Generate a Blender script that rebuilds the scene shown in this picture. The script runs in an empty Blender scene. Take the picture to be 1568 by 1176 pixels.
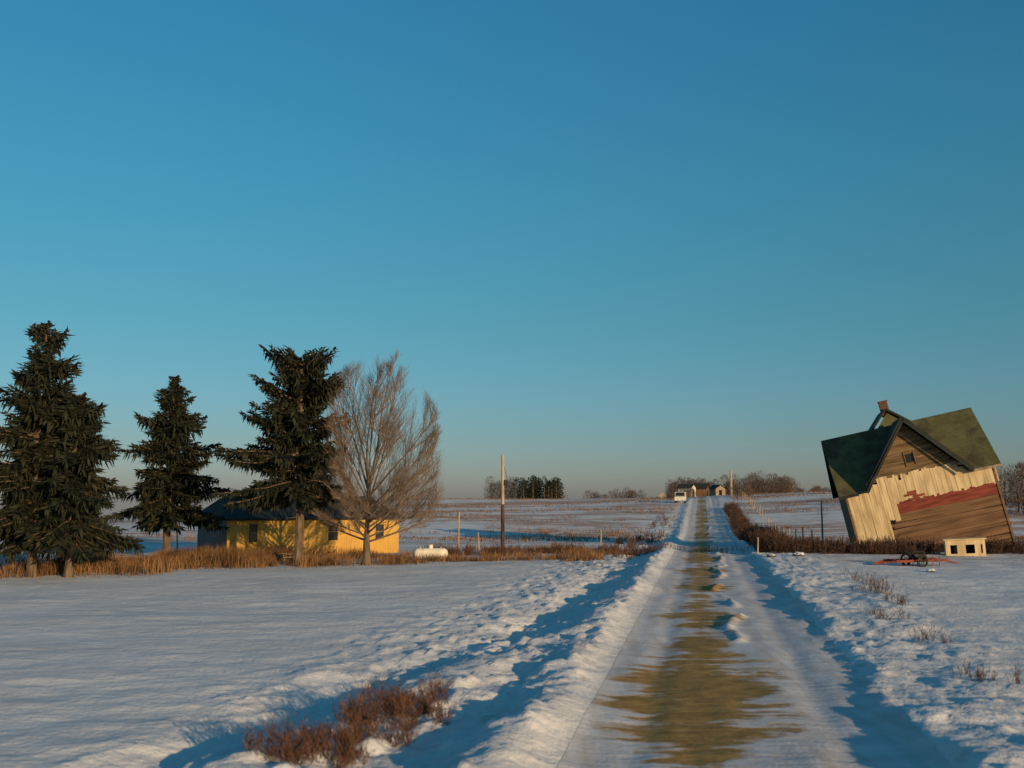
import bpy, math, random
import numpy as np
from mathutils import Vector, Matrix, Euler
random.seed(7); np.random.seed(7)
scene=bpy.context.scene
R=math.radians
# ---------------------------------------------------------------- noise
def _h(ix,iy,sd):
    v=np.sin(ix*127.1+iy*311.7+sd*74.7)*43758.5453
    return v-np.floor(v)
def vn(x,y,sd=0):
    x=np.asarray(x,float);y=np.asarray(y,float)
    ix=np.floor(x);iy=np.floor(y);fx=x-ix;fy=y-iy
    fx=fx*fx*(3-2*fx);fy=fy*fy*(3-2*fy)
    a=_h(ix,iy,sd);b=_h(ix+1,iy,sd);c=_h(ix,iy+1,sd);d=_h(ix+1,iy+1,sd)
    return (a*(1-fx)+b*fx)*(1-fy)+(c*(1-fx)+d*fx)*fy
def fbm(x,y,o=3,sd=0):
    r=0;a=.5;t=0
    for i in range(o):
        r=r+a*vn(x*2**i+i*13.7,y*2**i+i*7.1,sd+i);t+=a;a*=.5
    return r/t-.5
def sm(x,a,b):
    t=np.clip((x-a)/(b-a),0,1);return t*t*(3-2*t)
# ---------------------------------------------------------------- terrain
def RC(Y): return 0.49+0.19*Y          # road centre line
CX=[-400,-160,-110,-80,-50,-22,30,60,85,107,160,500]
CZ=[-7,-5,-3.2,-1.9,0.8,2.9,3.3,4.5,4.2,2.4,1,0]
def H(X,Y,detail=True):
    X=np.asarray(X,float);Y=np.asarray(Y,float)
    s=X-RC(Y)
    cr=np.interp(X,CX,CZ)
    z=cr*np.where(cr>0,sm(Y,85,215),sm(Y,50,260))-.65*np.exp(-((Y-96)/24)**2)*sm(X,-50,-15)
    z=z-np.clip(Y-215,0,None)*0.02-sm(Y,215,300)*1.0
    z=z+fbm(X*.018+3,Y*.022,2,3)*1.5*sm(Y,75,140)*sm(np.abs(s),3,25)*(1-sm(Y,190,215)*.5)*sm(X,-70,-25)
    near=1-sm(Y,70,140)*.7
    ew=fbm(Y*.45,s*0+2,3,11)*.8                       # wobbling edges
    dc=np.interp(Y,[8,12,17,23,35,60,100],[-7.2,-6.9,-6.1,-4.9,-4.4,-4.2,-4.0])
    bc=-2.85+ew*.5
    berm=.23*np.exp(-((s-bc)/.50)**2)*(1+fbm(Y*.5,s*0+9,2,13)*1.0)
    berm2=.09*np.exp(-((s-(dc+1.5))/.7)**2)*(1-sm(Y,22,32))*(1+fbm(Y*.7,s*0+4,2,14)*1.5)
    ditch=-.13*np.exp(-((s-dc)/.55)**2)*(1+fbm(Y*.4,s*0+4,2,15)*2.8)
    fieldL=.04*sm(-s,6,9)
    bank=.16*sm(s+ew*.8,1.85,2.45)*(1-.75*sm(s,3.5,9))*(1+fbm(Y*.3,s*0+1,2,16)*1.8)
    z=z+(berm+berm2+ditch+fieldL+bank)*near
    rough=sm(np.abs(s+.3),1.9,2.6)*(1-sm(np.abs(s+1),4.0,8.5))
    if detail:
        left=sm(-s,1.8,2.4)
        z=z+near*rough*(fbm(X*1.5,Y*1.3,4,21)*.17+np.clip(fbm(X*3.6,Y*3.4,3,31),0,1)*(.16+.18*left)+fbm(X*9,Y*8,2,35)*.05)
        fld=sm(np.abs(s),4,8)
        z=z+fld*(fbm(X*.22+Y*.05,Y*.4,3,41)*.12+fbm(X*1.1,Y*1.6,4,45)*.08)
        inroad=1-sm(np.abs(s),1.7,2.3)
        z=z+inroad*(fbm(s*1.6,Y*.5,3,51)*.05)
        rid=np.exp(-((s-.25-fbm(Y*.3,s*0,2,61)*1.2)/.13)**2)*sm(Y,19,24)
        z=z+inroad*rid*.09*sm(fbm(Y*.55,s*0+5,3,65),-.05,.10)*(1+fbm(X*4,Y*4,2,66)*1.5)
        z=z-inroad*.03*(np.exp(-((s+1.35)/.25)**2)+np.exp(-((s-1.15)/.25)**2))
    return z
def gz(x,y): return float(H(np.array([x]),np.array([y]))[0])
ys=list(np.arange(-20,7.5,.5));y=7.5
while y<250: ys.append(y); y+=max(.06,.0075*y)
while y<3500: ys.append(y); y+=.04*y
sp=list(np.arange(0,8.4,.07));x=8.4
while x<3000: sp.append(x); x+=max(.12,.035*(x-4))
sp=np.array(sp);ss=np.concatenate([-sp[:0:-1],sp]);ys=np.array(ys)
def sheet(name,ss,ys,dz,mat):
    S,Y=np.meshgrid(ss,ys);X=S+RC(Y)
    Z=H(X,Y)+dz
    nv=S.size;co=np.stack([X.ravel(),Y.ravel(),Z.ravel()],1)
    nr,nc=S.shape
    idx=np.arange(nv).reshape(nr,nc)
    f=np.stack([idx[:-1,:-1],idx[:-1,1:],idx[1:,1:],idx[1:,:-1]],-1).reshape(-1,4)
    me=bpy.data.meshes.new(name)
    me.vertices.add(nv);me.vertices.foreach_set('co',co.ravel())
    me.loops.add(f.size);me.loops.foreach_set('vertex_index',f.ravel().astype(np.int32))
    me.polygons.add(len(f));me.polygons.foreach_set('loop_start',np.arange(0,f.size,4,dtype=np.int32))
    me.polygons.foreach_set('loop_total',np.full(len(f),4,np.int32))
    me.polygons.foreach_set('use_smooth',np.ones(len(f),bool))
    me.update(calc_edges=True)
    a=me.attributes.new('lat','FLOAT','POINT');a.data.foreach_set('value',S.ravel().astype(np.float32))
    me.materials.append(mat)
    o=bpy.data.objects.new(name,me);scene.collection.objects.link(o);return o
# ---------------------------------------------------------------- materials
class NT:
    def __init__(s,name):
        s.m=bpy.data.materials.new(name);s.m.use_nodes=True;s.t=s.m.node_tree;s.n=s.t.nodes
        s.b=s.n['Principled BSDF']
        s.b.inputs['Specular IOR Level'].default_value=.25
    def new(s,t,**k):
        n=s.n.new(t)
        for a,b in k.items():
            setattr(n,a,b)
        return n
    def link(s,a,b): s.t.links.new(a,b)
    def coord(s,scale=(1,1,1),rot=(0,0,0)):
        tc=s.new('ShaderNodeTexCoord');mp=s.new('ShaderNodeMapping')
        mp.inputs['Scale'].default_value=scale;mp.inputs['Rotation'].default_value=rot
        s.link(tc.outputs['Object'],mp.inputs['Vector']);return mp.outputs[0]
    def noise(s,vec,scale,detail=4,rough=.55):
        n=s.new('ShaderNodeTexNoise');n.inputs['Scale'].default_value=scale
        n.inputs['Detail'].default_value=detail;n.inputs['Roughness'].default_value=rough
        s.link(vec,n.inputs['Vector']);return n.outputs['Fac']
    def ramp(s,fac,stops):
        r=s.new('ShaderNodeValToRGB');e=r.color_ramp.elements
        while len(e)<len(stops): e.new(.5)
        for i,(p,c) in enumerate(stops):
            e[i].position=p;e[i].color=(c[0],c[1],c[2],1) if hasattr(c,'__len__') else (c,c,c,1)
        s.link(fac,r.inputs[0]);return r.outputs[0]
    def math(s,op,a,b=None,c=None):
        n=s.new('ShaderNodeMath');n.operation=op
        for i,v in enumerate((a,b,c)):
            if v is None: continue
            if hasattr(v,'is_output'): s.link(v,n.inputs[i])
            else: n.inputs[i].default_value=v
        return n.outputs[0]
    def mrange(s,v,a,b,c=0,d=1):
        n=s.new('ShaderNodeMapRange');n.inputs[1].default_value=a;n.inputs[2].default_value=b
        n.inputs[3].default_value=c;n.inputs[4].default_value=d;s.link(v,n.inputs[0]);return n.outputs[0]
    def mix(s,f,a,b):
        n=s.new('ShaderNodeMix');n.data_type='RGBA'
        for i,v in ((0,f),(6,a),(7,b)):
            if hasattr(v,'is_output'): s.link(v,n.inputs[i])
            elif hasattr(v,'__len__'): n.inputs[i].default_value=(*v,1)
            else: n.inputs[i].default_value=v
        return n.outputs[2]
    def bump(s,h,st,dist=.05,nrm=None):
        b=s.new('ShaderNodeBump');b.inputs['Strength'].default_value=st;b.inputs['Distance'].default_value=dist
        s.link(h,b.inputs['Height'])
        if nrm: s.link(nrm,b.inputs['Normal'])
        return b.outputs[0]
    def col(s,c): s.link(c,s.b.inputs['Base Color'])
    def nrm(s,c): s.link(c,s.b.inputs['Normal'])
def simple(name,c1,c2,scale=3,rough=.85,stretch=(1,1,1),bump=.3,bd=.02,metal=0,contrast=(.35,.65)):
    k=NT(name);v=k.coord(stretch);n=k.noise(v,scale,5)
    k.col(k.ramp(n,[(contrast[0],c1),(contrast[1],c2)]))
    k.b.inputs['Roughness'].default_value=rough;k.b.inputs['Metallic'].default_value=metal
    if bump: k.nrm(k.bump(n,bump,bd))
    return k.m
def ground_mat():
    k=NT('snow_ground')
    v=k.coord();va=k.coord((.8,1.15,1),(0,0,.15))
    big=k.noise(va,.35,4);fine=k.noise(va,2.0,6,.62);grit=k.noise(v,11,4,.6)
    snow=k.ramp(big,[(.3,(.58,.57,.56)),(.7,(.73,.71,.69))])
    sepx=k.new('ShaderNodeSeparateXYZ');k.link(k.coord(),sepx.inputs[0])
    Y=sepx.outputs[1]
    at=k.new('ShaderNodeAttribute');at.attribute_name='lat'
    ab=k.math('ABSOLUTE',at.outputs['Fac'])
    # stubble and dead grass showing through on the far hillside
    st=k.noise(k.coord((.3,1.0,1),(0,0,-.25)),.07,6,.65)
    st2=k.noise(k.coord((.4,1.4,1)),.4,5,.7)
    f=k.math('ADD',k.math('MULTIPLY',st,.6),k.math('MULTIPLY',st2,.4))
    m=k.ramp(f,[(.485,0),(.545,1)])
    m=k.math('MULTIPLY',k.math('MULTIPLY',m,k.mrange(Y,56,85)),k.mrange(ab,2.5,6))
    m=k.math('MULTIPLY',m,.75)
    c=k.mix(m,snow,(.33,.17,.095))
    lit=k.ramp(k.noise(k.coord((.5,1.3,1)),.9,6,.7),[(.47,0),(.6,1)])
    lit=k.math('MULTIPLY',k.math('MULTIPLY',lit,k.mrange(Y,43,48)),k.mrange(Y,62,54))
    lit=k.math('MULTIPLY',k.math('MULTIPLY',lit,k.mrange(ab,2.8,5)),.6)
    c=k.mix(lit,c,(.20,.12,.06))
    d=k.math('MULTIPLY',k.ramp(k.noise(v,2.3,6,.7),[(.56,0),(.68,1)]),k.math('MULTIPLY',k.mrange(ab,7,3),.5))
    c=k.mix(d,c,(.30,.22,.14))
    k.col(c);k.b.inputs['Roughness'].default_value=.8
    n1=k.bump(fine,.65,.10);n2=k.bump(grit,.6,.04,n1);k.nrm(n2)
    return k.m
def road_mat():
    k=NT('road_mud_and_snow')
    at=k.new('ShaderNodeAttribute');at.attribute_name='lat';s=at.outputs['Fac']
    v=k.coord();sp_=k.new('ShaderNodeSeparateXYZ');k.link(v,sp_.inputs[0]);Y=sp_.outputs[1]
    vst=k.coord((.30,1.5,1),(0,0,.06))
    n=k.noise(vst,1.5,7,.70);n2=k.noise(k.coord((.8,.9,1)),.9,6,.65);nb=k.noise(k.coord((.05,.6,1)),.30,3,.5)
    # thawed patch widens in the near stretch
    wp=k.math('MULTIPLY',k.mrange(Y,11.8,14.2),k.mrange(Y,20.5,16.5))
    d=k.math('ABSOLUTE',k.math('ADD',s,.60))
    w=k.math('MULTIPLY',k.math('SUBTRACT',nb,.5),3.2)
    w=k.math('ADD',w,.50)
    w=k.math('MAXIMUM',k.math('MINIMUM',w,.95),.05)
    w=k.math('ADD',w,k.math('MULTIPLY',wp,.60))
    e=k.math('SUBTRACT',d,w)
    e=k.math('ADD',e,k.math('MULTIPLY',k.math('SUBTRACT',n,.5),4.0))
    e=k.math('ADD',e,k.math('MULTIPLY',k.math('SUBTRACT',n2,.5),2.8))
    mask=k.mrange(e,.16,-.20)
    mask=k.math('MULTIPLY',mask,k.mrange(d,2.1,1.3))
    mud=k.ramp(k.noise(v,2.6,7,.7),[(.3,(.22,.125,.036)),(.7,(.48,.29,.095))])
    snow=k.ramp(k.noise(vst,1.3,4),[(.3,(.50,.49,.50)),(.7,(.67,.65,.64))])
    film=k.math('MULTIPLY',k.ramp(k.noise(k.coord((2.6,.25,1),(0,0,-.19)),1.3,5,.65),[(.45,0),(.70,1)]),.42)
    snow=k.mix(film,snow,(.38,.27,.17))
    k.col(k.mix(mask,snow,mud))
    k.b.inputs['Roughness'].default_value=.85;k.b.inputs['Specular IOR Level'].default_value=.1
    h=k.math('ADD',k.noise(vst,4,5,.6),k.math('MULTIPLY',mask,-.6))
    k.nrm(k.bump(k.noise(v,14,4,.65),.4,.03,k.bump(h,.5,.06)));return k.m
M_snow=ground_mat();M_road=road_mat()
sheet('ground',ss,ys,0,M_snow)
sheet('road',ss[(ss>-2.2)&(ss<2.2)],ys[(ys<330)],.004,M_road)
# ---------------------------------------------------------------- mesh builder
class MB:
    def __init__(s): s.v=[];s.f=[];s.m=[]
    def face(s,pts,mi=0):
        b=len(s.v);s.v+= [tuple(p) for p in pts];s.f.append(tuple(range(b,b+len(pts))));s.m.append(mi)
    def box(s,c,d,mi=0,rot=None):
        x,y,z=[q/2 for q in d];b=len(s.v)
        P=[Vector((i*x,j*y,k*z)) for i in(-1,1) for j in(-1,1) for k in(-1,1)]
        if rot is not None:
            Mx=Euler(rot).to_matrix();P=[Mx@p for p in P]
        s.v+=[tuple(p+Vector(c)) for p in P]
        for q in((0,1,3,2),(4,6,7,5),(0,4,5,1),(2,3,7,6),(0,2,6,4),(1,5,7,3)):
            s.f.append(tuple(b+i for i in q));s.m.append(mi)
    def slab(s,pts,th,mi=0,mi2=None):
        P=[Vector(p) for p in pts];n=(P[1]-P[0]).cross(P[2]-P[0]).normalized()
        b=len(s.v);k=len(P);s.v+=[tuple(p) for p in P]+[tuple(p-n*th) for p in P]
        s.f.append(tuple(b+i for i in range(k)));s.m.append(mi)
        s.f.append(tuple(b+k+i for i in reversed(range(k))));s.m.append(mi if mi2 is None else mi2)
        for i in range(k):
            j=(i+1)%k;s.f.append((b+j,b+i,b+k+i,b+k+j));s.m.append(mi if mi2 is None else mi2)
    def tube(s,pts,rad,n=6,mi=0,cap=True):
        P=[Vector(p) for p in pts];b=len(s.v);k=len(P)
        if not hasattr(rad,'__len__'): rad=[rad]*k
        for i,p in enumerate(P):
            t=(P[min(i+1,k-1)]-P[max(i-1,0)])
            if t.length<1e-6: t=Vector((0,0,1))
            t.normalize();a=t.cross(Vector((0.13,0.97,.2)) if abs(t.z)>.8 else Vector((0,0,1))).normalized();c=t.cross(a)
            for j in range(n):
                q=2*math.pi*j/n;s.v.append(tuple(p+(a*math.cos(q)+c*math.sin(q))*rad[i]))
        for i in range(k-1):
            for j in range(n):
                j2=(j+1)%n
                s.f.append((b+i*n+j,b+i*n+j2,b+(i+1)*n+j2,b+(i+1)*n+j));s.m.append(mi)
        if cap:
            s.f.append(tuple(b+j for j in reversed(range(n))));s.m.append(mi)
            s.f.append(tuple(b+(k-1)*n+j for j in range(n)));s.m.append(mi)
    def obj(s,name,mats,loc=(0,0,0),rot=(0,0,0),parent=None,smooth=False):
        me=bpy.data.meshes.new(name);me.from_pydata(s.v,[],s.f)
        for m in mats: me.materials.append(m)
        me.polygons.foreach_set('material_index',s.m)
        if smooth: me.polygons.foreach_set('use_smooth',[True]*len(s.f))
        me.update();o=bpy.data.objects.new(name,me);o.location=loc;o.rotation_euler=rot
        scene.collection.objects.link(o)
        if parent: o.parent=parent
        return o
def empty(name,loc,rot=(0,0,0)):
    e=bpy.data.objects.new(name,None);e.location=loc;e.rotation_euler=rot;scene.collection.objects.link(e);return e
U=random.uniform
# ---------------------------------------------------------------- tree materials
M_bark=simple('bark',(.07,.05,.035),(.17,.12,.08),6,.9,(1,1,.3),.6,.03)
M_needle=simple('needles',(.006,.010,.006),(.022,.027,.012),1.6,.8,(1,1,1),0)
M_needle2=simple('needles_dry',(.012,.012,.006),(.034,.031,.014),2.5,.8,(1,1,1),0)
M_twig=simple('twigs',(.14,.10,.07),(.25,.18,.125),4,.9,(1,1,1),0)
M_grass=simple('dry_grass_blades',(.08,.042,.018),(.27,.145,.06),.8,.9,(1,1,1),0)
M_weed=simple('weed_stems',(.075,.036,.021),(.17,.085,.05),3,.9,(1,1,1),0)
M_brush=simple('brush_stems',(.035,.02,.014),(.11,.06,.04),.9,.9,(1,1,1),0)
# ---------------------------------------------------------------- conifers
def conifer(name,x,y,h,Rr,zlow,seed,nb=150,rise=.25,droop=.55,dens=1.0,prof=.85,asym=(0,0),trunk=.2,top=.05,gap=.25):
    rnd=random.Random(seed);u=rnd.uniform;mb=MB()
    bend=[(u(-.12,.12),u(-.12,.12)) for _ in range(8)]
    def tp(z):
        q=z/h*6.99;i=int(q);f=q-i
        a=bend[i];b=bend[min(i+1,7)];return Vector((a[0]*(1-f)+b[0]*f,a[1]*(1-f)+b[1]*f,z))
    mb.tube([tp(h*i/14)-Vector((0,0,.15 if i==0 else 0)) for i in range(15)],[trunk*(1.25 if i==0 else 1)*(1-i/14)**.8+.015 for i in range(15)],8,0)
    for i in range(nb):
        t=(i+u(0,1))/nb
        z=zlow+(h-zlow)*t
        layer=.82+gap*math.sin(z*4.6+seed)
        L=Rr*((1-t)**prof*.96+top)*u(.6,1.15)*layer
        if t<.06: L*=u(.6,.95)
        az=u(0,2*math.pi)
        if asym[0]: L*=1+asym[0]*math.cos(az-asym[1])
        a=rise*(.3+t)*1.3;b=droop*(1.05-t)
        o=tp(z);dv=Vector((math.cos(az),math.sin(az),0));sv=Vector((-math.sin(az),math.cos(az),0))
        cur=u(-.25,.25)
        def P(q): return o+dv*(L*q)+sv*(cur*L*q*q)+Vector((0,0,L*(a*q-b*q*q+.22*q**4)))
        mb.tube([P(q/4) for q in range(5)],[.035*(1-q/5)*(.5+L/Rr*.5)+.006 for q in range(5)],3,0,False)
        n=max(5,int(L/.062*dens))
        for j in range(n):
            q=.06+.94*(j+u(0,1))/n
            p=P(q);tg=(P(min(1,q+.03))-P(q-.03)).normalized()
            wl=(.22+.42*math.sin(math.pi*min(1,q*.78+.08)))*min(1,L/1.3+.3)
            for sd in(-1,1,0,2):
                if u(0,1)<.10: continue
                if sd==2: d=(tg*.6+Vector((0,0,.35))+sv*u(-.3,.3));l=wl*.45*u(.5,1.2)
                elif sd==0: d=(tg*.35+Vector((0,0,-1))+sv*u(-.4,.4));l=wl*.85*u(.5,1.3)
                else: d=(tg*.75+sv*sd*u(.5,1)+Vector((0,0,u(-.55,.05))));l=wl*u(.5,1.15)
                d.normalize();w=Vector((u(-1,1),u(-1,1),u(-.6,.6)));w=(w-d*w.dot(d)).normalized()*u(.03,.068)
                mi=2 if u(0,1)<.22 else 1
                m_=p+d*l*.45
                mb.face([p-w*.4,m_-w,p+d*l,m_+w],mi)
    for i in range(12):
        z=u(.5,max(.7,zlow));az=u(0,6.28);l=u(.2,.8)
        o=tp(z);mb.tube([o,o+Vector((math.cos(az)*l,math.sin(az)*l,-.1*l))],[.018,.004],3,0,False)
    return mb.obj(name,[M_bark,M_needle,M_needle2],(x,y,gz(x,y)))
conifer('spruce_tree',-18.5,39,9.9,2.8,1.4,3,235,.25,.5,1.0,.66,trunk=.17,gap=.26)
conifer('spruce_tree.001',-17.0,38.6,7.0,2.2,1.1,5,210,.1,.6,1.0,.42,trunk=.15,top=.12,gap=.26)
conifer('spruce_tree.002',-17.1,50,9.1,3.3,1.8,9,200,.22,.55,1.0,.80,trunk=.2,gap=.32)
conifer('spruce_tree.003',-9.8,46,9.5,2.9,2.9,17,200,.34,.55,1.0,.36,asym=(.12,math.pi),trunk=.22,top=.12,gap=.28)
# ---------------------------------------------------------------- bare tree
def bare_tree(name,x,y,h,Rx,seed,fork=1.0,off=.95,nl=29,rt=.19):
    rnd=random.Random(seed);u=rnd.uniform;mb=MB()
    def inside(p,k=1.0):
        zz=(p.z-h*.54)/(h*.46)
        cx=off*min(1.15,max(0,1.15-(p.z-h*.3)/(h*.75)))
        q=abs((p.x-cx)/Rx)**2.2+abs(p.y/Rx)**2.2+abs(zz)**2.6
        return q<k
    mb.tube([(0,0,-.15),(0.02,0,.3),(0,0,fork),(.03,0,fork+1.2),(0.05,.0,h*.42)],[rt*1.35,rt,rt*.8,rt*.45,rt*.2],9,0)
    def grow(p,d,L,r,depth):
        pts=[p.copy()];k=[8,5,3,2][depth];dd=d.copy();lim=u(.80,1.0) if depth<2 else u(.85,1.04)
        for i in range(k):
            dd=(dd+Vector((u(-.10,.10),u(-.10,.10),u(-.02,.12 if depth else .09)))).normalized()
            q=pts[-1]+dd*(L/k)
            if not inside(q,lim) and len(pts)>1+(depth==0)*2: break
            pts.append(q)
        if len(pts)<2: return pts
        mb.tube(pts,[r*(1-.8*i/(len(pts)-1)) for i in range(len(pts))],[5,4,3,3][depth],0 if depth<1 else 1,False)
        if depth<3:
            n=[14,9,5][depth]
            for i in range(n):
                t=([.2,.12,.12][depth]+[.80,.86,.86][depth]*((i+u(0,1))/n)**.7)*(len(pts)-1);t=min(t,len(pts)-1.001);j=int(t);f=t-j
                q=pts[j].lerp(pts[j+1],f);td=(pts[j+1]-pts[j]).normalized()
                w=Vector((u(-1,1),u(-1,1),u(-.4,.6)));w=(w-td*w.dot(td)).normalized()
                nd=(td+w*u(.35,.8)+Vector((0,0,.15))).normalized()
                grow(q,nd,[2.3,1.2,.6][depth]*u(.6,1.15)*(1.05-.3*t/(len(pts)-1)),[.019,.0085,.0046][depth]*u(.8,1.2),depth+1)
        return pts
    for i in range(nl):
        az=i*2.399+u(-.3,.3);up=(i+.5)/nl
        tilt=R(74)*(1-up)**.62+R(3)
        d=Vector((math.cos(az)*math.sin(tilt),math.sin(az)*math.sin(tilt),math.cos(tilt)))
        z0=fork+(up**1.2)*h*.30
        grow(Vector((.02,0,z0)),d,h*.82,rt*.27*u(.8,1.2),0)
    return mb.obj(name,[M_bark,M_twig],(x,y,gz(x,y)))
bare_tree('bare_tree',-6.65,46,9.6,2.8,6)
# ---------------------------------------------------------------- grasses
def blades(name,pos,hts,wid,mat,lean=.35):
    n=len(pos);pos=np.array(pos);z=H(pos[:,0],pos[:,1])
    az=np.random.uniform(0,2*np.pi,n);la=np.random.uniform(0,2*np.pi,n);ll=np.random.uniform(0,lean,n)*hts
    wx=np.cos(az)*wid;wy=np.sin(az)*wid
    A=np.stack([pos[:,0]-wx,pos[:,1]-wy,z-.03],1);B=np.stack([pos[:,0]+wx,pos[:,1]+wy,z-.03],1)
    mx=pos[:,0]+np.cos(la)*ll*.35;my=pos[:,1]+np.sin(la)*ll*.35
    C=np.stack([mx+wx*.8,my+wy*.8,z+hts*.55],1);D=np.stack([mx-wx*.8,my-wy*.8,z+hts*.55],1)
    T=np.stack([pos[:,0]+np.cos(la)*ll,pos[:,1]+np.sin(la)*ll,z+hts],1)
    V=np.stack([A,B,C,D,T],1).reshape(-1,3)
    F=[]
    for i in range(n):
        b=i*5;F.append((b,b+1,b+2,b+3));F.append((b+3,b+2,b+4))
    me=bpy.data.meshes.new(name);me.from_pydata(V.tolist(),[],F);me.materials.append(mat)
    o=bpy.data.objects.new(name,me);scene.collection.objects.link(o);return o
def scatter_line(x0,y0,x1,y1,w,n,clump=.5,sd=0):
    t=np.random.rand(n);o=np.random.normal(0,w,n)
    X=x0+(x1-x0)*t;Y=y0+(y1-y0)*t+o
    X=X+np.random.normal(0,.2,n)
    k=(fbm(X*.9,Y*.9,3,sd)*1.8+.5)>(np.random.rand(n)*.5+.25)+(clump-.5)*.3
    return np.stack([X[k],Y[k]],1)
g=[scatter_line(-25,38.5,-13,44,1.6,20000,.5,1),scatter_line(-19,42,-11,50,1.6,20000,.5,2),
   scatter_line(-16,52,-3,52,1.2,7000,.8,3),scatter_line(-13,45,4.5,51.5,.9,14000,.7,4),
   scatter_line(-6,54,6,56,1.2,10000,.8,5),scatter_line(-3,62,14,60,1.5,6000,1.,6),
   scatter_line(-3,110,12,96,5,9000,.8,8)]
g=np.concatenate(g)
hh=np.random.uniform(.15,.75,len(g))*(.6+1.2*np.clip(fbm(g[:,0]*.5,g[:,1]*.5,2,77)+.4,0,1))*(1.0-.5*sm(g[:,0],-12,-6))
blades('dry_grass',g,hh,np.random.uniform(.006,.014,len(g)),M_grass,.6)
n=60000;X=np.random.uniform(-45,90,n);Y=np.random.uniform(82,214,n);s=X-RC(Y)
k=(np.abs(s)>4.5)&((fbm(X*.045+Y*.02,Y*.12,3,91)+fbm(X*.3,Y*.5,2,93)*.5)>.07)&(np.abs(X)<Y*.62)
g=np.stack([X[k],Y[k]],1)
blades('hill_stubble',g,np.random.uniform(.12,.38,len(g)),np.random.uniform(.02,.05,len(g)),M_grass,.8)
def shrubs(name,centres,mat,seed=1,stems=16,wid=.009):
    rnd=random.Random(seed);u=rnd.uniform;mb=MB()
    for (x,y,h,r) in centres:
        z=gz(x,y)-.04
        for i in range(stems):
            az=u(0,6.28);bx=x+u(-r,r)*.5;by=y+u(-r,r)*.5;t=u(.1,.8)
            d=Vector((math.cos(az)*t,math.sin(az)*t,1)).normalized();L=h*u(.6,1.1)
            p=Vector((bx,by,z));pts=[p,p+d*L*.5,p+d*L+Vector((0,0,-L*.08*t))]
            mb.tube(pts,[wid,wid*.7,wid*.3],3,0,False)
            for j in range(9):
                q=u(.25,1);b=pts[0].lerp(pts[2],q);l=L*u(.12,.35)
                e=(d+Vector((u(-1,1),u(-1,1),u(-.2,.7)))*.8).normalized()*l
                w=Vector((u(-1,1),u(-1,1),0)).normalized()*wid*.9
                mb.face([b-w*.5,b+e*.5+w,b+e,b+e*.5-w],0)
    return mb.obj(name,[mat])
c=[]
for i in range(330):
    Y=55+(U(0,1)**1.35)*95;c.append((RC(Y)+3.4+U(-.7,1.0),Y,U(.6,1.25),.5))
for i in range(210):
    t=U(0,1);c.append((14.5+t*9+U(-.5,.5),56.0+U(-1.3,1.3)+t*1.0,U(.3,.95),.5))
for i in range(50):
    c.append((U(25.5,31),57.0+U(-1,1.5),U(.4,1.0),.5))
shrubs('roadside_brush',c,M_brush,3,18,.012)
c=[]
for i in range(150):
    t=U(0,1);c.append((-5+t*13+U(-.6,.6),54.5+t*3+U(-1.2,1.2),U(.2,.75),.4))
for i in range(60):
    Y=52+U(0,80);c.append((RC(Y)-4.6+U(-1.6,.6),Y,U(.25,.7),.4))
shrubs('hedge_brush',c,M_weed,4,14,.010)
c=[]
for i in range(44):
    yv=U(11.3,14.8);c.append((RC(yv)-4.75+random.gauss(0,.28)-(14-yv)*.08,yv,U(.18,.5),.26))
shrubs('dead_weeds',c,M_weed,5,34,.004)
for i,(x,y,h,r,n) in enumerate([(11.0,31,.6,.4,6),(10.2,27.5,.4,.3,4),(9.2,24.8,.4,.3,4),(8.6,21,.42,.3,3),(7.8,16.6,.45,.3,4),(12.2,35,.5,.4,4)]):
    shrubs('weed_clump' if i==0 else 'weed_clump.%03d'%i,[(x+U(-r,r),y+U(-r,r)*1.6,h*U(.5,1.),r) for _ in range(n)],M_weed,20+i,12,.005)
# ---------------------------------------------------------------- distant trees
def distant(name,items,mats,seed):
    rnd=random.Random(seed);u=rnd.uniform;mb=MB()
    for (x,y,h,r,kind) in items:
        z=gz(x,y)-.4
        mb.tube([(x,y,z),(x,y,z+h*.8)],[.13,.03],4,0,False)
        n=int((200 if kind else 380)*h/4)
        for i in range(n):
            t=u(0,1);zz=z+h*(.08+.92*t)
            rr=r*((1-t)**.5 if kind==1 else math.sqrt(max(0.02,1-(1.7*t-.75)**2)))*u(.2,1)
            az=u(0,6.28);p=Vector((x+rr*math.cos(az),y+rr*math.sin(az),zz))
            if kind==1: d=Vector((math.cos(az),math.sin(az),-.3))*u(.2,.5);w=Vector((u(-1,1),u(-1,1),u(-1,1))).normalized()*.12;mi=1
            else: d=Vector((math.cos(az)*.5,math.sin(az)*.5,u(.4,1.2)))*u(.3,.8);w=Vector((u(-1,1),u(-1,1),0)).normalized()*.034;mi=2
            mb.face([p-w,p+d*.5-w,p+d,p+d*.5+w],mi)
    return mb.obj(name,mats)
BX=lambda u,Y:(u-784)/1534*Y
M_dbr=simple('distant_twigs',(.06,.045,.04),(.12,.085,.065),1,.9,(1,1,1),0)
it=[]
for i in range(46):
    Y=U(232,246);it.append((BX(U(786,864),Y),Y,U(4.4,6.3),U(1.1,1.9),1))
for i in range(12):
    Y=U(232,246);it.append((BX(U(750,790),Y),Y,U(4.0,6.2),U(1.4,2.2),0))
distant('distant_treeline',it,[M_bark,M_needle,M_dbr],1)
it=[]
for i in range(40):
    Y=U(225,240);it.append((BX(U(1022,1132),Y),Y,U(2.8,5.0),U(1.,1.8),0))
for i in range(36):
    Y=U(232,246);it.append((BX(U(1136,1215),Y),Y,U(3.4,6.0),U(1.5,2.6),0))
for i in range(30):
    Y=U(240,256);it.append((BX(U(1215,1310),Y),Y,U(2.,3.2),U(1.,1.6),0))
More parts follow.
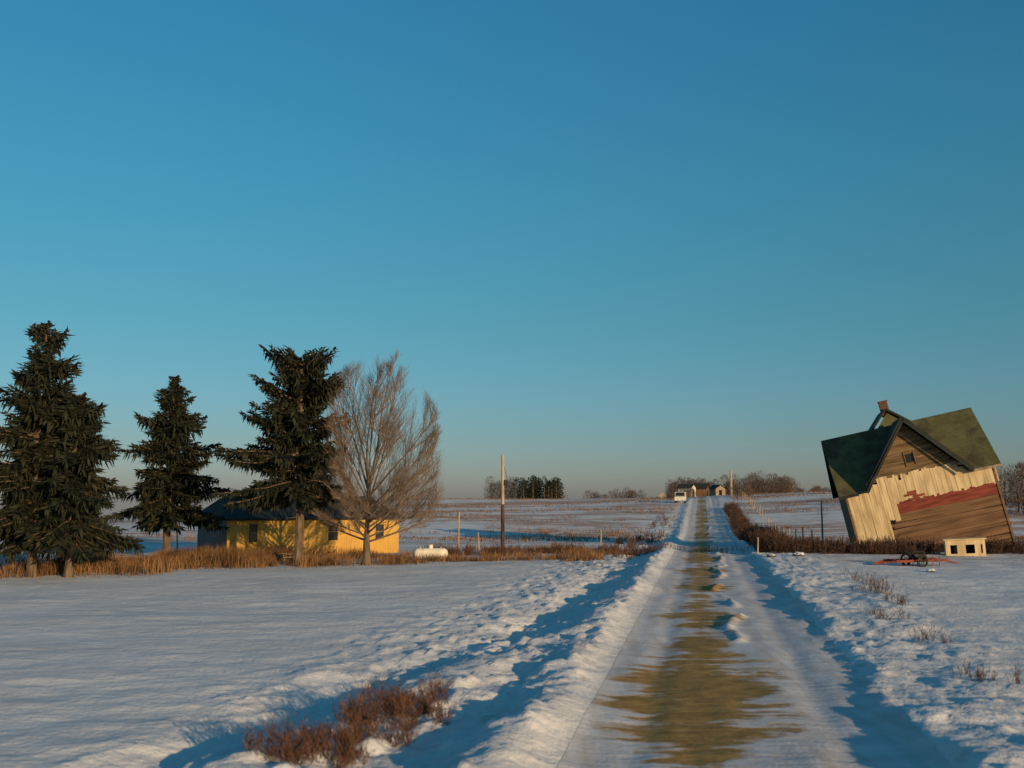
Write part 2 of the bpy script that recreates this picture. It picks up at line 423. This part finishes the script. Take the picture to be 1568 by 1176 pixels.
for i in range(18):
    Y=U(250,265);it.append((BX(U(900,988),Y),Y,U(2.4,4.0),U(1.2,1.8),0))
for i in range(14):
    Y=U(185,205);it.append((BX(random.choice([U(1025,1062),U(1128,1150)]),Y),Y,U(1.2,2.6),U(.6,1.2),0))
distant('distant_treeline.001',it,[M_bark,M_needle,M_dbr],2)
it=[]
for i in range(26):
    Y=U(120,150);it.append((BX(U(1520,1660),Y),Y,U(4.5,6.5),U(1.6,2.6),0))
for i in range(10):
    Y=U(200,230);it.append((BX(U(-60,60),Y),Y,U(4.5,6.5),U(1.6,2.6),0))
distant('distant_treeline.002',it,[M_bark,M_needle,M_dbr],3)
# ---------------------------------------------------------------- buildings materials
M_glass=simple('dark_glass',(.01,.012,.015),(.03,.03,.035),1,.2,(1,1,1),0)
M_dark=simple('dark_interior',(.006,.005,.005),(.015,.012,.01),1,.95,(1,1,1),0)
def siding(name,c1,c2,stain,hor=None,fr=6.5,bs=.5):
    k=NT(name);v=k.coord()
    n=k.noise(v,1.1,6,.65);n2=k.noise(k.coord((5,5,.35)),2.2,5,.6)
    c=k.ramp(n,[(.3,c1),(.7,c2)])
    c=k.mix(k.ramp(n2,[(.50,0),(.72,.8)]),c,stain)
    w=k.new('ShaderNodeTexWave');w.wave_type='BANDS';w.bands_direction='Z' if hor else 'X'
    w.wave_profile='SAW';w.inputs['Scale'].default_value=fr;w.inputs['Distortion'].default_value=.15
    k.link(v,w.inputs['Vector'])
    k.col(c);k.b.inputs['Roughness'].default_value=.8
    k.nrm(k.bump(w.outputs['Fac'],bs,.03));return k.m
M_yel=siding('yellow_siding',(.46,.26,.055),(.58,.345,.08),(.32,.19,.06),hor=True,fr=1.6)
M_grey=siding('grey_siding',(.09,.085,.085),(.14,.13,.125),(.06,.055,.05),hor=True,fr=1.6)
M_cream=simple('cream_boards',(.34,.25,.125),(.62,.48,.28),1.1,.75,(3,3,.5),.4,.02,contrast=(.30,.62))
M_red=simple('red_boards',(.12,.026,.018),(.24,.055,.036),1.6,.85,(.6,4,4),.4,.02)
M_brown=simple('brown_boards',(.10,.055,.03),(.20,.115,.065),1.2,.9,(.4,3,3),.5,.03)
M_gab=simple('weathered_gable',(.08,.052,.028),(.21,.14,.07),1.7,.9,(.5,4,5),.6,.03)
def shingles(name,c1,c2,c3):
    k=NT(name);v=k.coord()
    n=k.noise(v,1.3,6,.7);c=k.ramp(n,[(.3,c1),(.7,c2)])
    c=k.mix(k.ramp(k.noise(v,.55,4,.6),[(.52,0),(.62,.8)]),c,c3)
    w=k.new('ShaderNodeTexWave');w.wave_type='BANDS';w.bands_direction='Z';w.wave_profile='SAW'
    w.inputs['Scale'].default_value=1.5;w.inputs['Distortion'].default_value=.6;w.inputs['Detail Scale'].default_value=4
    k.link(v,w.inputs['Vector'])
    k.col(c);k.b.inputs['Roughness'].default_value=.9
    k.nrm(k.bump(k.noise(v,14,3),.5,.02,k.bump(w.outputs['Fac'],.5,.03)));return k.m
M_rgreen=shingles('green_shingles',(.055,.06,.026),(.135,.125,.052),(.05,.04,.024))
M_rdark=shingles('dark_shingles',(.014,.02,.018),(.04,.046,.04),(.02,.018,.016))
M_brick=simple('chimney_brick',(.07,.035,.025),(.14,.07,.05),8,.9,(1,1,3),.5,.02)
M_trim=simple('weathered_trim',(.16,.12,.08),(.34,.27,.18),4,.85,(1,1,1),.3,.01)
M_white=simple('white_paint',(.50,.46,.38),(.72,.68,.58),3,.6,(1,1,1),.1,.01)
M_wood=simple('grey_wood',(.24,.17,.11),(.46,.35,.24),3,.9,(3,3,.4),.5,.02)
M_rust=simple('rust',(.11,.03,.018),(.30,.07,.035),5,.8,(1,1,1),.4,.01)
M_black=simple('black_metal',(.012,.012,.012),(.03,.028,.025),5,.6,(1,1,1),.1,.01)
# ---------------------------------------------------------------- leaning house
LH=empty('leaning_abandoned_house',(24.2,58.3,0.2),(0,R(-12.3),R(-15)));LH.scale=(.975,.975,.975)
def LHo(mb,n,m): return mb.obj(n,m,parent=LH)
xl,xr=-3.95,4.65; ez,rz=4.35,7.75; dp=3.6
zb=-1.9
rnd=random.Random(11)
gx=.35;hw=2.75
mb=MB()
mb.box(((xl+xr)/2,.14,(zb+ez)/2),(xr-xl-.1,.1,ez-zb),0)
mb.box((xl+.06,dp,(zb+ez)/2),(.12,2*dp,ez-zb),1)
mb.box((xr-.06,dp,(zb+ez)/2),(.12,2*dp,ez-zb),2)
mb.box(((xl+xr)/2,2*dp,(zb+ez)/2),(xr-xl-.26,.12,ez-zb),1)
for sx in(xl+.06,xr-.06):
    mb.slab([(sx,0.0,ez),(sx,2*dp,ez),(sx,dp,rz-.2)],.1,1)
LHo(mb,'wall_shell',[M_dark,M_brown,M_brown])
mb=MB();bw=.155;x=xl
while x<xr-.02:
    xc=x+bw/2
    top=ez-.02+rnd.uniform(-.03,.03)
    inside=-1.9<xc<2.7
    if inside: top=4.62+.05*math.sin(xc*3)+rnd.choice([0,0,.05,-.12,-.3 if rnd.random()<.3 else 0])
    if xc<-1.75: bot=.75+rnd.uniform(-.15,.15)-(xc+3.9)*.25
    elif xc<-1.2: bot=2.1+rnd.uniform(-.2,.2)
    else: bot=2.96+rnd.uniform(-.06,.08)
    if top>bot:
        mb.box((xc,.045+rnd.uniform(-.012,.012),(top+bot)/2),(bw*.97,.035,top-bot),0,(rnd.uniform(-.01,.01),rnd.uniform(-.006,.006),0))
    x+=bw
LHo(mb,'cream_siding',[M_cream])
mb=MB()
z=2.32
while z<2.98:
    l=-2.0+rnd.uniform(-.15,.5);mb.box(((l+xr)/2,.055+rnd.uniform(-.008,.008),z+.07),(xr-l-.02*rnd.random(),.03,.145),0,(0,rnd.uniform(-.005,.005),0));z+=.145
for q in range(4):
    mb.box((rnd.uniform(-.6,.2),.02,3.02+q*.14),(rnd.uniform(.6,1.0)-.1*q,.03,.135),0)
LHo(mb,'red_siding',[M_red])
mb=MB();z=-1.8
while z<2.25:
    l=-1.75+rnd.uniform(-.3,.25)
    mb.box(((l+xr)/2,.07+rnd.uniform(-.012,.012),z+.07),(xr-l-rnd.uniform(0,.15),.035,.16),0,(rnd.uniform(-.04,.04),rnd.uniform(-.012,.012),0));z+=.165
for xx in(-3.4,-2.6,-2.0):
    mb.box((xx,.1,.2),(.12,.08,2.6),0,(0,rnd.uniform(-.1,.1),0))
LHo(mb,'brown_siding',[M_brown])
mb=MB();z=4.4
while z<7.55:
    t=(rz-.2-(z+.08))/(rz-ez)*hw
    if t<.1: break
    a,b=gx-t,gx+t
    segs=[(a,b)] if not(5.05<z<5.65) else [(a,.0),(.5,b)]
    for (p,q) in segs:
        if q-p>.1: mb.box(((p+q)/2,.085+rnd.uniform(-.008,.008),z+.08),(q-p,.03,.155),0,(.08,0,0))
    z+=.16
LHo(mb,'gable_siding',[M_gab])
mb=MB()
mb.box((.25,.16,5.38),(.6,.04,.75),1)
for (cx,cz,sx,sz) in((-.03,5.38,.06,.8),(.53,5.38,.06,.8),(.25,5.80,.64,.06),(.25,4.98,.66,.06)):
    mb.box((cx,.045,cz),(sx,.06,sz),0)
LHo(mb,'gable_window',[M_brown,M_glass])
ov=.35
mb=MB()
sl=(rz-ez)/dp
ye=-ov;zeave=ez-ov*sl
A=(xl-.35,ye,zeave);B=(xl-.35,dp,rz);C=(xr+.35,dp,rz);D=(xr+.35,ye,zeave)
ap=(gx,dp,rz)
mb.slab([A,(gx-hw-.1,ye,zeave),ap,B],.12,0,1)
mb.slab([(gx+hw+.1,ye,zeave),D,C,ap],.12,0,1)
mb.slab([(xr+.35,2*dp+ov,zeave),(xl-.35,2*dp+ov,zeave),(xl-.35,dp+.004,rz+.003),(xr+.35,dp+.004,rz+.003)],.12,0,1)
fo=-.75
gsl=(rz-ez)/hw
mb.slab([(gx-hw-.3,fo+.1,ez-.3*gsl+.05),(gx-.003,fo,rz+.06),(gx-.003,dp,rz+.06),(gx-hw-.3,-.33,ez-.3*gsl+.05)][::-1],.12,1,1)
mb.slab([(gx+.003,fo,rz+.06),(gx+hw+.3,fo+.1,ez-.3*gsl+.05),(gx+hw+.3,-.33,ez-.3*gsl+.05),(gx+.003,dp,rz+.06)][::-1],.12,0,1)
rh=rz+1.05
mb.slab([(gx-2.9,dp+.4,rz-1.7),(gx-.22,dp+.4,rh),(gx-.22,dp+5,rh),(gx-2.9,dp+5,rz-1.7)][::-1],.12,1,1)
mb.slab([(gx-.214,dp+.4,rh),(gx+2.8,dp+.4,rz-1.7),(gx+2.8,dp+5,rz-1.7),(gx-.214,dp+5,rh)][::-1],.12,0,1)
mb.slab([(gx-2.7,dp+.55,rz-1.8),(gx+2.6,dp+.55,rz-1.8),(gx-.2,dp+.55,rh-.2)],.1,0,1)
mb.box((gx-.1,dp+4.6,3),(5.2,.12,7),1)
LHo(mb,'roof',[M_rgreen,M_rdark])
mb=MB()
def plank(a,b,w,t,mi=0):
    a=Vector(a);b=Vector(b);d=b-a;ang=math.atan2(d.z,d.x);mb.box((a+b)/2,(d.length,t,w),mi,(0,-ang,0))
plank((gx-hw-.3,fo+.02,ez-.3*gsl-.07),(gx,fo-.02,rz-.06),.14,.04)
plank((gx,fo-.02,rz-.06),(gx+hw+.3,fo+.02,ez-.3*gsl-.07),.14,.04,0)
plank((gx-hw-.2,-.1,4.35),(gx-hw+.55,-.15,4.75),.2,.05,1)
plank((gx+hw-.75,-.1,4.62),(gx+hw+.1,-.12,4.45),.18,.05,1)
plank((xl-.35,ye-.03,zeave-.09),(xl+.8,ye-.03,zeave-.09),.15,.04)
plank((gx+hw+.3,ye-.03,zeave-.09),(xr+.35,ye-.03,zeave-.09),.15,.04,1)
LHo(mb,'trim_boards',[M_rdark,M_trim])
mb=MB()
mb.box((gx-.25,dp+.9,rh+.1),(.5,.5,.95),0);mb.box((gx-.25,dp+.9,rh+.60),(.56,.56,.08),0)
LHo(mb,'chimney',[M_brick])
mb=MB()
for (cx,cz,sx,sz) in((0,.85,2.0,.28),(0,.12,2.0,.24),(-.88,.48,.24,.48),(-.2,.48,.42,.48),(.62,.48,.3,.48),(.93,.48,.14,.48)):
    mb.box((cx,0,cz),(sx,.08,sz),0)
mb.box((0,.5,.5),(1.96,.06,.95),1);mb.box((-.96,.25,.5),(.06,.44,.95),0);mb.box((.96,.25,.5),(.06,.44,.95),0)
mb.box((0,.22,1.02),(2.16,.7,.06),0,(.05,0,0))
mb.obj('broken_porch_box',[M_cream,M_dark],(24.5,54.4,gz(24.5,54.4)-.12),(0,R(-3),R(-14)))
# ---------------------------------------------------------------- yellow house
YH=empty('yellow_house',(-15.0,53,0.0),(0,0,R(30)))
W=9.8;D_=6.8;wh=2.05;b0=-.6
mb=MB()
wins=[(1.15,1.6,.75,1.7),(3.2,4.05,-.3,1.72),(5.55,6.1,.75,1.7),(8.35,8.85,.8,1.6)]
xs=.0
for (a,b,c0,c1) in wins:
    mb.box(((xs+a)/2,.06,(b0+wh)/2),(a-xs,.12,wh-b0),0)
    if c0-b0>.35: mb.box(((a+b)/2,.06,(b0+c0)/2),(b-a,.12,c0-b0),0)
    mb.box(((a+b)/2,.06,(c1+wh)/2),(b-a,.12,wh-c1),0);xs=b
mb.box(((xs+W)/2,.06,(b0+wh)/2),(W-xs,.12,wh-b0),0)
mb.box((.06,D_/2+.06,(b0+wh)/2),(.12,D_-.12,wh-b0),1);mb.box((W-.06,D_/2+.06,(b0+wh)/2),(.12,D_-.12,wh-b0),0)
mb.box((W/2,D_,(b0+wh)/2),(W-.26,.12,wh-b0),0)
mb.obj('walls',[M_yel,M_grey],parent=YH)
mb=MB()
for i,(a,b,c0,c1) in enumerate(wins):
    mb.box(((a+b)/2,.09,(c0+c1)/2),(b-a,.03,c1-c0),2 if i==1 else 1)
    for (cx,cz,sx,sz) in((a-.03,(c0+c1)/2,.06,c1-c0+.12),(b+.03,(c0+c1)/2,.06,c1-c0+.12),((a+b)/2,c1+.03,b-a,.06),((a+b)/2,c0-.03,b-a,.06)):
        mb.box((cx,-.012,cz),(sx,.03,sz),2)
    if i!=1: mb.box(((a+b)/2,.05,(c0+c1)/2),(b-a,.03,.04),0)
mb.obj('windows_and_door',[M_trim,M_glass,M_yel],parent=YH)
mb=MB();e=.3;rt=3.1
h0=wh-.06
mb.slab([(-e,-e,h0),(W+e,-e,h0),(W-.6,D_/2,rt+.1),(.6,D_/2,rt+.1)],.1,0)
mb.slab([(W+e,D_+e,h0),(-e,D_+e,h0),(.6,D_/2+.004,rt+.1),(W-.6,D_/2+.004,rt+.1)],.1,0)
mb.slab([(-e,D_+e,h0),(-e,-e,h0),(.6,D_/2,rt+.1)],.1,0)
mb.slab([(W+e,-e,h0),(W+e,D_+e,h0),(W-.6,D_/2,rt+.1)],.1,0)
mb.obj('roof',[M_rdark],parent=YH)
mb=MB();mb.box((2.0,2.6,3.0),(.35,.35,.6),0);mb.box((2.0,2.6,3.33),(.42,.42,.07),0)
mb.obj('chimney',[M_trim],parent=YH)
mb=MB()
for i in range(7): mb.box((U(-1,1),U(-.5,.5),.05+.05*i),(U(1,2.2),.2,.04),0,(U(-.05,.05),U(-.05,.05),U(-.3,.3)))
mb.obj('lumber_pile',[M_trim],(-11.3,48.5,gz(-11.3,48.5)),(0,0,.1))
# ---------------------------------------------------------------- propane tank
mb=MB();L=.62;r=.27
pts=[];rad=[]
for i in range(6):
    a=i/5*math.pi/2;pts.append((-L-r*.9*math.cos(a),0,.45));rad.append(max(.01,r*math.sin(a)))
for i in range(6):
    a=i/5*math.pi/2;pts.append((L+r*.9*math.sin(a),0,.45));rad.append(max(.01,r*math.cos(a)))
mb.tube(pts,rad,18,0)
tk=empty('propane_tank',(-4.0,49.6,gz(-4,49.6)-.1),(0,0,R(8)))
mb.obj('tank_shell',[M_white],parent=tk,smooth=True)
mb=MB();mb.tube([(0,0,.70),(0,0,.86)],.11,12,0);mb.tube([(0,0,.86),(0,0,.89)],.125,12,0)
for sx in(-.5,.5):
    for sy in(-.16,.16): mb.box((sx,sy,.14),(.07,.07,.3),0)
    mb.box((sx,0,.24),(.06,.4,.06),0)
    mb.tube([(sx,0,.70),(sx,0,.78)],.025,6,0)
mb.obj('valve_dome_and_legs',[M_white],parent=tk)
# ---------------------------------------------------------------- poles
def pole(name,x,y,h,r,box=False,mat=M_wood,lean=0):
    mb=MB();mb.tube([(0,0,h*.5),(0,0,h)],[r*.88,r*.75],10,0)
    mb.tube([(0,0,-.3),(0,0,h*.5)],[r*1.02,r*.9],10,2 if box else 0)
    if box:
        mb.box((.18,-.02,h*.72),(.2,.2,.3),1);mb.box((.0,-r-.05,1.45),(.2,.1,.36),1)
        mb.tube([(.18,-.02,h*.72+.18),(.22,-.02,h*.72+.38),(0,0,h*.93)],.014,5,1)
    return mb.obj(name,[mat,M_black,M_brush],(x,y,gz(x,y)),(0,lean,0))
pole('utility_pole',-.52,56,5.45,.11,True)
pole('wooden_post',-3.0,56,2.35,.06,lean=.02)
pole('utility_pole.001',41.6,190,5.0,.26)
pole('wooden_post.001',21.6,70,3.0,.07)
pole('wooden_post.002',13.2,54.2,.9,.05,lean=.05)
mb=MB();mb.tube([(0,0,-.2),(0,0,2.2)],.05,6,0);mb.box((0,-.07,2.05),(.7,.03,.7),1,(0,R(45),0))
mb.obj('road_sign',[M_wood,M_trim],(BX(1013,150),150,gz(BX(1013,150),150)))
def fence(name,pts,sp=6,h=1.15):
    mb=MB();P=[]
    for (a,b) in zip(pts[:-1],pts[1:]):
        n=int(math.dist(a,b)/sp)
        for i in range(n): t=i/n;P.append((a[0]+(b[0]-a[0])*t,a[1]+(b[1]-a[1])*t))
    P.append(pts[-1]);tops=[]
    for (x,y) in P:
        z=gz(x,y);l=U(-.06,.06);hh=h*U(.9,1.12)
        mb.tube([(x,y,z-.2),(x+l,y,z+hh)],[.055,.045],6,0);tops.append((x+l*.9,y,z))
    for k in(.35,.7,1.0):
        for a,b in zip(tops[:-1],tops[1:]):
            m=((a[0]+b[0])/2,(a[1]+b[1])/2,(a[2]+b[2])/2+h*k-.05)
            mb.tube([(a[0],a[1],a[2]+h*k),m,(b[0],b[1],b[2]+h*k)],.006,3,1,False)
    return mb.obj(name,[M_wood,M_rust])
fence('wire_fence',[(RC(62)+6.2,62),(RC(120)+7,120),(RC(205)+7,205)])
fence('wire_fence.001',[(-26,60),(-2,61),(RC(64)-7,64)],5)
# mailbox by the road
mb=MB();mb.tube([(0,0,-.1),(0,0,.55)],.035,6,1)
pr=[(-.13,0),(.13,0)]+[(.13*math.cos(a*math.pi/6),.14+.12*math.sin(a*math.pi/6)) for a in range(7)]
b=len(mb.v);n=len(pr)
mb.v+=[(x,-.24,z+.55) for x,z in pr]+[(x,.24,z+.55) for x,z in pr]
for i in range(n): mb.f.append((b+i,b+(i+1)%n,b+n+(i+1)%n,b+n+i));mb.m.append(0)
mb.f.append(tuple(b+n+i for i in range(n)));mb.m.append(0);mb.f.append(tuple(b+i for i in reversed(range(n))));mb.m.append(0)
mb.box((.145,-.05,.78),(.015,.03,.16),2)
mb.obj('mailbox',[M_black,M_wood,M_rust],(6.4,60,gz(6.4,60)-.1),(0,0,R(70)))
# ---------------------------------------------------------------- rusty farm implement
FI=empty('rusty_farm_implement',(18.1,45.2,gz(18.1,45.2)),(0,0,R(12)))
mb=MB()
for yy in(-.45,.45): mb.tube([(-1.3,yy,.22),(1.3,yy,.26)],.06,6,0)
for xx in(-1.1,-.4,.3,1.0): mb.tube([(xx,-.5,.24),(xx,.5,.26)],.04,6,0)
mb.tube([(-1.3,-.45,.22),(-2.1,0,.12),(-1.3,.45,.22)],.045,6,0)
mb.tube([(1.2,0,.25),(1.9,-.3,.1)],.04,6,0)
mb.tube([(-.4,0,.25),(-.1,0,.62),(.35,0,.6),(.55,0,.25)],.05,6,1)
mb.box((.1,0,.38),(.6,.4,.26),1);mb.tube([(-.25,0,.5),(-.5,.1,.66)],.02,5,1)
mb.obj('frame',[M_rust,M_black],parent=FI)
mb=MB()
for i in range(7):
    xx=-1.0+i*.33;mb.tube([(xx-.015,-.25,.2),(xx+.015,-.27,.2)],[.22,.21],14,0)
for (xx,yy) in((-.1,-.62),(-.1,.62)):
    ring=[(xx+.24*math.cos(a*math.pi/8),yy,.24+.24*math.sin(a*math.pi/8)) for a in range(17)]
    mb.tube(ring,.05,6,1,False)
    for a in range(6): mb.tube([(xx,yy,.24),(xx+.23*math.cos(a*math.pi/3),yy,.24+.23*math.sin(a*math.pi/3))],.014,4,1,False)
mb.obj('discs_and_wheels',[M_rust,M_black],parent=FI)
# ---------------------------------------------------------------- stones with snow
def rock(name,x,y,r,mat):
    import bmesh
    bm=bmesh.new();bmesh.ops.create_icosphere(bm,subdivisions=3,radius=r)
    for v in bm.verts:
        n=float(fbm(np.array([v.co.x*3/r+x]),np.array([v.co.y*3/r+v.co.z*2/r]),2,5)[0]);v.co*=1+n*.5;v.co.z*=.6
    me=bpy.data.meshes.new(name);bm.to_mesh(me);bm.free();me.materials.append(mat)
    o=bpy.data.objects.new(name,me);o.location=(x,y,gz(x,y)+r*.1);scene.collection.objects.link(o)
k=NT('rock_with_snow');ge=k.new('ShaderNodeNewGeometry');sx=k.new('ShaderNodeSeparateXYZ');k.link(ge.outputs['Normal'],sx.inputs[0])
k.col(k.mix(k.ramp(sx.outputs[2],[(.45,0),(.6,1)]),(.06,.05,.045),(.7,.7,.7)));M_rk=k.m
rock('field_stone',14.2,50,.32,M_rk);rock('field_stone.001',17.2,41.5,.2,M_rk);rock('field_stone.002',12.6,49,.2,M_rk)
# ---------------------------------------------------------------- distant farm sheds
def shed(name,x,y,w,d,h,rh,mw,mr,rot=0):
    e=empty(name,(x,y,gz(x,y)-.3),(0,0,rot))
    mb=MB();mb.box((0,0,(h+.3)/2),(w,d,h+.3),0)
    for sy in(-1,1):
        pts=[(-w/2,sy*d/2,h+.3),(w/2,sy*d/2,h+.3),(0,sy*d/2,h+.3+rh)]
        mb.slab(pts if sy<0 else pts[::-1],.05,0)
    mb.box((0,-d/2-.03,.3+h*.4),(w*.3,.05,h*.8),1);mb.obj('walls_and_door',[mw,M_dark],parent=e)
    mb=MB();o=.25;k_=rh/(w/2)
    mb.slab([(-w/2-o,-d/2-o,h+.3-o*k_+.06),(0,-d/2-o,h+.36+rh),(0,d/2+o,h+.36+rh),(-w/2-o,d/2+o,h+.3-o*k_+.06)][::-1],.06,0)
    mb.slab([(0.004,-d/2-o,h+.36+rh),(w/2+o,-d/2-o,h+.3-o*k_+.06),(w/2+o,d/2+o,h+.3-o*k_+.06),(0.004,d/2+o,h+.36+rh)][::-1],.06,0)
    mb.obj('roof',[mr],parent=e)
shed('white_shed',BX(1052,206),206,2.0,3,1.9,.7,M_white,M_rdark,.9)
shed('brown_shed',BX(1074,208),208,3.6,2.6,1.6,1.0,M_brown,M_rdark,1.2)
shed('brown_shed.001',BX(1098,214),214,2.4,2.6,1.4,.7,M_trim,M_rdark,.4)
# parked van beside the road
V=empty('parked_van',(BX(1042,172),172,gz(BX(1042,172),172)),(0,0,R(-12)))
mb=MB()
sec=[(-2.3,.45,.95),(-2.2,.4,1.05),(-1.35,.38,1.15),(-.75,.38,1.85),(1.9,.38,1.95),(2.2,.4,1.8),(2.25,.45,.9)]
prof=[(y,b) for (y,b,t) in sec]+[(y,t) for (y,b,t) in reversed(sec)]
bb=len(mb.v);n=len(prof)
mb.v+=[(-.9,y,z) for y,z in prof]+[(.9,y,z) for y,z in prof]
for i in range(n): mb.f.append((bb+i,bb+(i+1)%n,bb+n+(i+1)%n,bb+n+i));mb.m.append(0)
mb.f.append(tuple(bb+i for i in range(n)));mb.m.append(0);mb.f.append(tuple(bb+n+i for i in reversed(range(n))));mb.m.append(0)
mb.slab([(-.78,-1.36,1.22),(.78,-1.36,1.22),(.72,-.84,1.80),(-.72,-.84,1.80)],-.02,1)
for sx in(-.905,.905):
    mb.box((sx,-.35,1.5),(.01,.8,.42),1);mb.box((sx,.8,1.5),(.01,1.0,.42),1)
for sx in(-.8,.8):
    for sy in(-1.5,1.5): mb.tube([(sx-.12,sy,.36),(sx+.12,sy,.36)],.36,16,1)
mb.obj('body_and_wheels',[M_white,M_black],parent=V)
# ---------------------------------------------------------------- light, sky, camera
EL=9.5;AZ=145
w=bpy.data.worlds.new('World');scene.world=w;w.use_nodes=True;t=w.node_tree
bg=t.nodes['Background'];sky=t.nodes.new('ShaderNodeTexSky');sky.sky_type='NISHITA';sky.sun_disc=False
sky.sun_elevation=R(EL);sky.sun_rotation=R(AZ);sky.air_density=1.0;sky.dust_density=.6;sky.ozone_density=2.0
hs=t.nodes.new('ShaderNodeHueSaturation');hs.inputs['Saturation'].default_value=1.08
mx=t.nodes.new('ShaderNodeMix');mx.data_type='RGBA';mx.blend_type='MULTIPLY';mx.inputs[0].default_value=1
tc=t.nodes.new('ShaderNodeTexCoord');sx=t.nodes.new('ShaderNodeSeparateXYZ');rp=t.nodes.new('ShaderNodeValToRGB')
t.links.new(tc.outputs['Generated'],sx.inputs[0]);t.links.new(sx.outputs[2],rp.inputs[0])
st=[(0,(.41,.46,.84)),(.06,(.36,.48,.66)),(.17,(.31,.60,.63)),(.30,(.29,.74,.76)),(.47,(.27,.84,.92)),(1,(.32,.75,.87))]
e=rp.color_ramp.elements
while len(e)<len(st): e.new(.5)
for i,(p,c) in enumerate(st): e[i].position=p;e[i].color=(*c,1)
t.links.new(rp.outputs[0],mx.inputs[7])
t.links.new(sky.outputs[0],hs.inputs['Color']);t.links.new(hs.outputs[0],mx.inputs[6]);t.links.new(mx.outputs[2],bg.inputs[0])
bg.inputs[1].default_value=.148
sl_=bpy.data.lights.new('sun','SUN');sl_.energy=4.8;sl_.angle=R(.5);sl_.color=(1,.69,.38)
so=bpy.data.objects.new('sun',sl_);scene.collection.objects.link(so)
tosun=Vector((math.sin(R(AZ))*math.cos(R(EL)),math.cos(R(AZ))*math.cos(R(EL)),math.sin(R(EL))))
so.rotation_euler=tosun.to_track_quat('Z','Y').to_euler();so.location=(30,-30,30)
cam=bpy.data.cameras.new('camera');co=bpy.data.objects.new('camera',cam);scene.collection.objects.link(co)
co.location=(0,0,3);co.rotation_euler=(R(90+6.62),0,0);cam.lens=35;cam.sensor_width=36;cam.clip_end=6000
cam.dof.use_dof=True;cam.dof.focus_distance=60;cam.dof.aperture_fstop=1.2
scene.camera=co
scene.view_settings.view_transform='Standard';scene.view_settings.look='None';scene.view_settings.exposure=0
